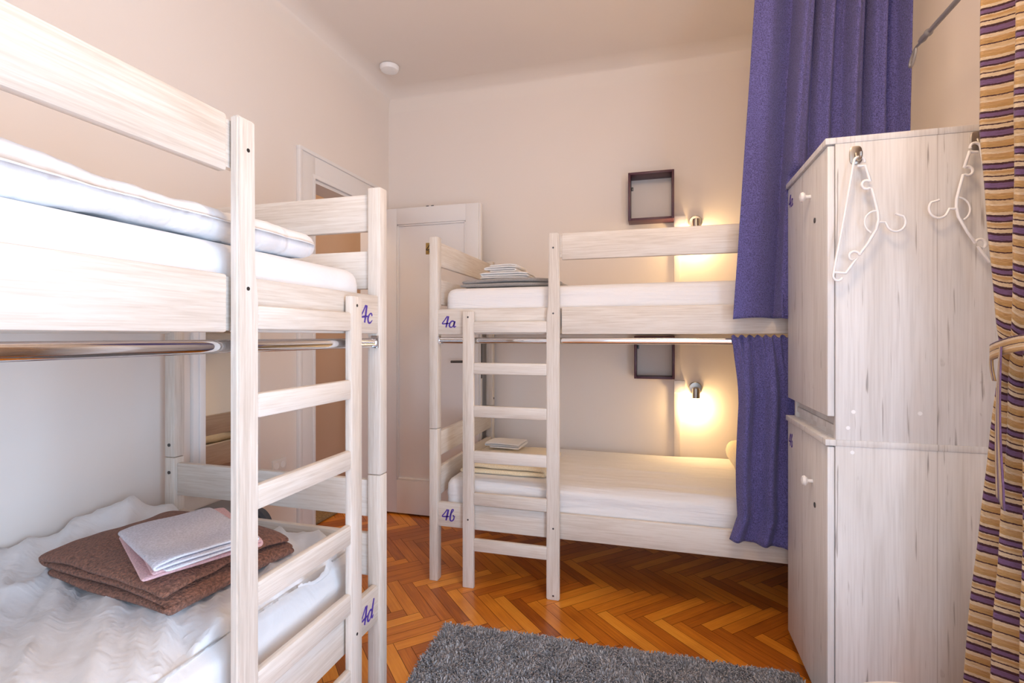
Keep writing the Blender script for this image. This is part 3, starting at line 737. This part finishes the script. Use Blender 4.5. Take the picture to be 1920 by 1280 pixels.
# ---------------------------------------------------------------- striped curtain, rod and tieback
CX = .818
def stripec(u, v):
    z = 2.10-v*2.06
    zt = 1.135
    if z > zt: k = min(1, (z-zt)/.55); yl = 1.538+.082*k**.6; yr = 1.38-.32*k**.8; xo = 0; amp = .014+.030*k
    else: k = min(1, (zt-z)/.95); yl = 1.538+.102*k**.8; yr = 1.38-.22*k**.8; xo = -.034*k; amp = .014+.030*k
    s_ = u*2*PI*4.3
    y = yl+(yr-yl)*(u+.012*math.sin(s_*2+1.0))
    x = CX+xo+amp*math.sin(s_+.9+.25*math.sin(v*5))+.004*noise.noise(Vector((u*8, z*5, 1)))
    return Vector((x, y, z))
def suv(u, v):
    z = 2.10-v*2.06
    droop = .05*math.exp(-((z-1.16)/.16)**2)*(u-.1)+.010*math.sin(u*2*PI*4.3+2.2)*math.exp(-abs(z-1.13)/.5)
    return (u*1.3, z+droop)
sc_ = tag(sheet('window_curtain', 110, 150, stripec, STRIPE, .003, suv), 'striped gold, cream and purple curtain tied back at the right edge', 'curtain')
def band(u, v):
    a = u*2*PI; w = .020
    y = 1.455+(.088+.004*math.sin(3*a))*math.cos(a); x = CX-.004+.036*math.sin(a)
    if math.sin(a) < 0: x -= .006
    return Vector((x, y, 1.140+(v-.5)*2*w*.9-.010*math.cos(a)+.006*math.sin(a*2)))
tb = sheet('tieback', 8, 60, band, STRIPE, .006, lambda u, v: (u*.6, .065+v*.06)); tb.parent = sc_
def tail(u, v):
    z = 1.142-v*.345
    y = 1.448-.035*v+.010*math.sin(v*3); w = .010+.012*v
    return Vector((CX-.052-.018*v+.004*math.cos(u*3), y+(u-.5)*-2*w, z-.02*u*(v > .95)))
tl = sheet('tail', 30, 6, tail, STRIPE, .003, lambda u, v: (v*.35, .49+u*.07)); tl.parent = tb
def tail2(u, v):
    z = 1.142-v*.085
    y = 1.522-.006*v; w = .006
    return Vector((CX-.028, y+.010*math.sin(v*3)+(u-.5)*-2*w, z))
tl = sheet('tail', 12, 4, tail2, STRIPE, .003, lambda u, v: (v*.1, .40+u*.05)); tl.parent = tb

RX = .818
rod = tag(empty('curtain_rod', (RX, 0, 2.118)), 'thin grey metal curtain rod with a looped end near the right wall', 'curtain rod')
b_ = bmesh.new(); tube(b_, [(0, -.60, 0), (0, 1.905, 0)], .0078, 14); obj('rod', b_, plain('grey_metal', (.36, .35, .35), .5, .5), rod)
GM = bpy.data.materials['grey_metal']
b_ = bmesh.new(); lathe(b_, [(.008, 1.885), (.0115, 1.892), (.0115, 1.900), (.009, 1.908), (.0105, 1.930), (.008, 1.945), (.004, 1.952)], 0, 0, 0, 'Y', 18)
tube(b_, smoothpts([(0, 1.945, -.002), (0, 1.960, -.004), (0, 1.975, -.002), (0, 1.990, -.008), (0, 2.008, -.020), (0, 2.020, -.036), (0, 2.018, -.048), (0, 2.004, -.050), (0, 1.990, -.038), (0, 1.978, -.020), (0, 1.975, -.006)]), .0042, 10)
obj('finial', b_, GM, rod, 60)
for y in (-.45, 1.2):
    b_ = bmesh.new(); tube(b_, [(0, y, -.008), (.178, y, -.008)], .005, 8); lathe(b_, [(.02, .176), (.02, .1815)], 0, y, -.008, 'X', 18); obj('bracket', b_, GM, rod, 60)

# ---------------------------------------------------------------- things on the back wall
def wallbox(x0, x1, z0, z1, label, depth=.12):
    y0, y1 = YB-depth, YB
    Rt = tag(empty('wall_shelf', (x0, y1, z0)), label, 'wall shelf'); tk = .013
    def P(nm, a, b2, c, d): o = obj(nm, nb(a-x0, b2-x0, y0-y1, 0, c-z0, d-z0, .0012), PURPLE, Rt)
    P('side_panel', x0, x0+tk, z0, z1); P('side_panel', x1-tk, x1, z0, z1); P('bottom_panel', x0+tk, x1-tk, z0, z0+tk); P('top_panel', x0+tk, x1-tk, z1-tk, z1)
    b_ = bmesh.new(); box(b_, tk, tk+.012, -.012, -.001, z1-z0-.075, z1-z0-.055, .002); obj('fixing_clip', b_, STEEL, Rt)
wallbox(-.163, .092, 1.834, 2.112, 'dark purple open box shelf high on the back wall, above the guard rail')
wallbox(-.129, .095, .920, 1.165, 'dark purple open box shelf on the back wall, above the lower berth')
def lamp(x, z, label, power):
    Rt = tag(empty('wall_lamp', (x, YB, z)), label, 'wall lamp')
    b_ = bmesh.new(); lathe(b_, [(.038, 0), (.038, -.010), (.034, -.014), (.012, -.016)], 0, 0, 0, 'Y', 32); obj('base', b_, NICKEL, Rt)
    b_ = bmesh.new(); tube(b_, [(0, -.012, 0), (0, -.058, -.004)], .006, 10); obj('arm', b_, NICKEL, Rt)
    b_ = bmesh.new(); lathe(b_, [(.006, .016), (.019, .012), (.021, 0), (.021, -.045), (.019, -.045), (.017, -.012)], 0, -.062, -.006, 'Z', 28); sh = obj('lamp_head', b_, NICKEL, Rt)
    b_ = bmesh.new(); lathe(b_, [(.010, -.035), (.016, -.045), (.0195, -.060), (.0195, -.072), (.012, -.080)], 0, -.062, -.006, 'Z', 24); obj('bulb', b_, BULB, sh)
    l = bpy.data.lights.new('bulb_light', 'POINT'); l.energy = power; l.color = (1.0, .66, .30); l.shadow_soft_size = .02
    lo_ = bpy.data.objects.new('bulb_light', l); C.objects.link(lo_); lo_.location = (x, YB-.062, z-.112)
BULB, nt, b, N, L = newmat('glowing_bulb')
b.inputs['Base Color'].default_value = (1, .9, .7, 1); b.inputs['Emission Color'].default_value = (1, .78, .45, 1); b.inputs['Emission Strength'].default_value = 14
lamp(.213, .862, 'lit brushed metal spot lamp above the lower berth of the back bunk', 4.0)
lamp(.213, 1.828, 'lit brushed metal spot lamp mostly hidden behind the upper guard rail', 5.0)
# cable trunking with its junction boxes
ct = tag(empty('cable_trunking', (.110, YB, .35)), 'white cable trunking running up the back wall beside the lamps', 'cable trunking')
obj('duct', nb(-.016, .018, -.018, 0, 0, 1.50, .002), WALL, ct)
obj('junction_box', nb(-.016, .046, -.028, 0, .484, .556, .003), WHITEPL, ct); obj('junction_box', nb(-.016, .050, -.028, 0, 1.44, 1.515, .003), WHITEPL, ct)
# smoke detector
b_ = bmesh.new(); lathe(b_, [(.045, 0), (.058, -.006), (.058, -.018), (.050, -.030), (.030, -.034), (.004, -.034)], 0, 0, 0, 'Z', 36)
sd = obj('smoke_detector', b_, WHITEPL); sd.location = (-1.573, 2.789, ZC); tag(sd, 'round white smoke detector on the ceiling', 'smoke detector')

# ---------------------------------------------------------------- things on and by the left wall
mr = tag(empty('wall_mirror', (XL, 1.75, .53)), 'tall white framed mirror on the left wall behind the front bunk', 'mirror')
b_ = bmesh.new(); my0, my1, mz1, fw = -.155, .200, 1.15, .052
for (a, c, d, e) in ((my0, my0+fw, 0, mz1), (my1-fw, my1, 0, mz1), (my0+fw, my1-fw, 0, fw), (my0+fw, my1-fw, mz1-fw, mz1)):
    box(b_, 0, .018, a, c, d, e, .003)
for (a, c, d, e) in ((my0+fw*.45, my0+fw, .03, mz1-.03), (my1-fw, my1-fw*.45, .03, mz1-.03)): box(b_, .018, .026, a, c, d, e, .004)
obj('frame', b_, WHITEPL, mr)
obj('glass', nb(.004, .010, my0+fw-.004, my1-fw+.004, fw-.004, mz1-fw+.004), MIRROR, mr)
so_ = tag(empty('wall_socket', (XL, 2.085, .535)), 'white double wall socket low on the left wall', 'socket')
obj('cover_plate', nb(0, .010, -.046, .046, -.030, .030, .003), DOORP, so_)
for dy in (-.022, .022):
    b_ = bmesh.new(); lathe(b_, [(.016, .0101), (.016, .0112), (.0145, .0114), (.0135, .0103)], 0, dy, 0, 'X', 20); obj('outlet', b_, WHITEPL, so_)
# grey wheeled suitcase behind the left bunk
sx, sy = -1.68, 1.66
su = tag(empty('suitcase', (sx, sy, 0)), 'grey suitcase with a dark round wheel behind the left bunk', 'suitcase')
b_ = bmesh.new(); box(b_, -.10, .105, -.10, .10, 0, .477, .02, 4); obj('shell', b_, GREYPL, su)
b_ = bmesh.new(); lathe(b_, [(.060, -.02), (.070, -.012), (.070, .012), (.060, .02)], 0, 0, 0, 'Y', 36); w_ = obj('wheel', b_, DARKPL, su); w_.location = (.155, 0, .419)
b_ = bmesh.new(); lathe(b_, [(.036, -.02), (.036, -.024), (.030, -.027), (.006, -.027)], 0, 0, 0, 'Y', 28); obj('wheel_hub', b_, WHITEPL, w_)
# door mat in the hallway
DM = fabric('coir_mat', (.30, .20, .09), .95, 160, 1.0, .35, 0, dist=.004)
tag(rbox('door_mat', -2.62, -2.02, 2.42, 3.20, .001, .022, .008, DM, .05), 'brown coir doormat on the floor beyond the doorway', 'doormat')
# cream pouf at the lower right
pf_ = tag(empty('pouf', (.500, 1.070, 0)), 'round cream upholstered stool in front of the lockers', 'stool')
b_ = bmesh.new(); lathe(b_, [(.150, .375), (.185, .384), (.197, .405), (.196, .428), (.176, .444), (.12, .452), (.05, .454), (.002, .454)], 0, 0, 0, 'Z', 56); obj('seat', b_, CREAM, pf_, 80)
for k in range(4):
    a = PI/4+k*PI/2; b_ = bmesh.new(); tube(b_, [(.13*math.cos(a), .13*math.sin(a), .376), (.165*math.cos(a), .165*math.sin(a), 0)], [.017, .012], 14); obj('leg', b_, WZ, pf_)

# ---------------------------------------------------------------- shaggy rug
rg = tag(empty('shaggy_rug', (-.19, 1.50, 0)), 'dark grey shaggy rug on the parquet floor', 'rug')
rx0, rx1, ry0, ry1 = -.612, .655, -.22, .395
sk = .038                                               # the far edge runs slightly askew
RUGB = plain('rug_backing', (.06, .058, .06), .95)
b_ = bmesh.new(); box(b_, rx0, rx1, ry0, ry1, .001, .010, .003)
for v in b_.verts:
    v.co.y += sk*(v.co.x)
obj('backing', b_, RUGB, rg)
m, nt, b, N, L = newmat('grey_shag_yarn')
at = N.new('ShaderNodeAttribute'); at.attribute_name = 'tone'
r = ramp(N, [(0, (.10, .098, .105)), (.5, (.31, .30, .31)), (1, (.60, .585, .59))]); L.new(at.outputs['Fac'], r.inputs[0]); L.new(r.outputs[0], b.inputs['Base Color'])
b.inputs['Roughness'].default_value = .8; b.inputs['Sheen Weight'].default_value = .3
YARN = m
vs, fs, tn = [], [], []
rr = random.Random(3)
def tuft(x, y, L_, w, z0=.009):
    cl = noise.noise(Vector((x*14, y*14, 0))); cl2 = noise.noise(Vector((x*14, y*14, 8)))
    a = math.atan2(cl2, cl)+rr.uniform(-1.2, 1.2); lean = rr.uniform(.25, 1.0)*L_
    dx, dy = math.cos(a), math.sin(a); b0 = rr.uniform(0, PI); sx_, sy_ = math.cos(b0)*w/2, math.sin(b0)*w/2
    h_ = math.sqrt(max(L_*L_-lean*lean*.8, L_*L_*.1))
    i = len(vs)
    for k, (s_, hh) in enumerate(((0, 0), (.35, .62), (.72, .95), (1.0, .92))):
        px_, py_, pz_ = x+dx*lean*s_, y+dy*lean*s_, z0+h_*hh; ww = (1, 1.05, .9, .35)[k]
        vs.append((px_-sx_*ww, py_-sy_*ww, pz_)); vs.append((px_+sx_*ww, py_+sy_*ww, pz_))
    t_ = min(1, max(0, .5+rr.uniform(-.42, .42)))
    for k in range(3): fs.append((i+2*k, i+2*k+1, i+2*k+3, i+2*k+2)); tn.append(t_)
for _ in range(75000):
    x = rr.uniform(rx0, rx1); yy = rr.random()
    y = ry1-(ry1-ry0)*yy**1.5 if rr.random() < .65 else rr.uniform(ry0, ry1)
    tuft(x, y+sk*x, rr.uniform(.016, .030), rr.uniform(.0030, .0048))
me = bpy.data.meshes.new('pile'); me.from_pydata(vs, [], fs)
a_ = me.attributes.new('tone', 'FLOAT', 'FACE'); a_.data.foreach_set('value', tn)
pile = link('pile', me, YARN, rg); pile['kind'] = 'stuff'

# ---------------------------------------------------------------- light
cl_ = tag(empty('ceiling_lamp', (.15, .9, ZC)), 'round white glass ceiling lamp behind the camera', 'ceiling lamp')
GL, nt, b, N, L = newmat('lamp_glass'); b.inputs['Base Color'].default_value = (.9, .85, .75, 1); b.inputs['Emission Color'].default_value = (1, .75, .5, 1); b.inputs['Emission Strength'].default_value = 2
b_ = bmesh.new(); lathe(b_, [(.16, 0), (.17, -.02), (.15, -.06), (.08, -.09), (.01, -.095)], 0, 0, 0, 'Z', 36); obj('shade', b_, GL, cl_, 80)
def area(name, loc, rot, sx_, sy_, e, col, spread=180):
    l = bpy.data.lights.new(name, 'AREA'); l.shape = 'RECTANGLE'; l.size = sx_; l.size_y = sy_; l.energy = e; l.color = col; l.spread = math.radians(spread)
    o = bpy.data.objects.new(name, l); C.objects.link(o); o.location = loc; o.rotation_euler = rot; return o
area('daylight_front_window', ((FX_0+FX_1)/2, YF-.16, (FZ0+FZ1)/2), (PI/2, 0, 0), FX_1-FX_0, FZ1-FZ0, 17, (.60, .77, 1.0))
area('daylight_side_window', (XR+.16, (WY0+WY1)/2, (WZ0+WZ1)/2), (PI/2, 0, PI/2), WY1-WY0, WZ1-WZ0, 84, (.55, .74, 1.0))
l = bpy.data.lights.new('ceiling_lamp_light', 'POINT'); l.energy = 30; l.color = (1.0, .68, .41); l.shadow_soft_size = .17
o = bpy.data.objects.new('ceiling_lamp_light', l); C.objects.link(o); o.location = (.15, .9, ZC-.28)
l = bpy.data.lights.new('hallway_fill', 'POINT'); l.energy = 16; l.color = (1.0, .80, .60); l.shadow_soft_size = .15  # added fill lamp with no fixture, brightens the tan hallway walls
o = bpy.data.objects.new('hallway_fill', l); C.objects.link(o); o.location = (-2.5, 2.3, 2.4)
w = bpy.data.worlds.new('sky'); bpy.context.scene.world = w; w.use_nodes = True
w.node_tree.nodes['Background'].inputs[0].default_value = (.75, .85, 1, 1); w.node_tree.nodes['Background'].inputs[1].default_value = 1.0

GROUPS = {'mattress': 'sheeted mattresses of the bunk beds', 'locker': 'stacked lockers', 'clothes_hanger': 'hangers on the locker side', 'adhesive_hook': 'hooks on the locker side',
          'wall_shelf': 'purple box shelves', 'wall_lamp': 'wall lamps of the back bunk', 'bunk_bed': 'wooden bunk beds', 'towel': 'folded towels on the berths', 'blanket': 'folded blankets on the berths', 'bunk_curtain': 'violet bunk curtains'}
for o in C.objects:
    k = o.name.split('.')[0]
    if o.parent is None and k in GROUPS: o['group'] = GROUPS[k]

# ---------------------------------------------------------------- camera
cd = bpy.data.cameras.new('camera'); cam = bpy.data.objects.new('camera', cd); C.objects.link(cam)
cd.sensor_width = 36; cd.lens = F/1920*36; cd.shift_y = (Y0-640)/1920; cd.clip_start = .02
cam.location = (0, 0, H); cam.rotation_euler = (PI/2, 0, TH)
S = bpy.context.scene; S.camera = cam
S.view_settings.view_transform = 'Standard'; S.view_settings.look = 'None'; S.view_settings.exposure = -0.05; S.view_settings.gamma = 1
S.cycles.max_bounces = 10; S.cycles.diffuse_bounces = 6; S.cycles.use_denoising = True
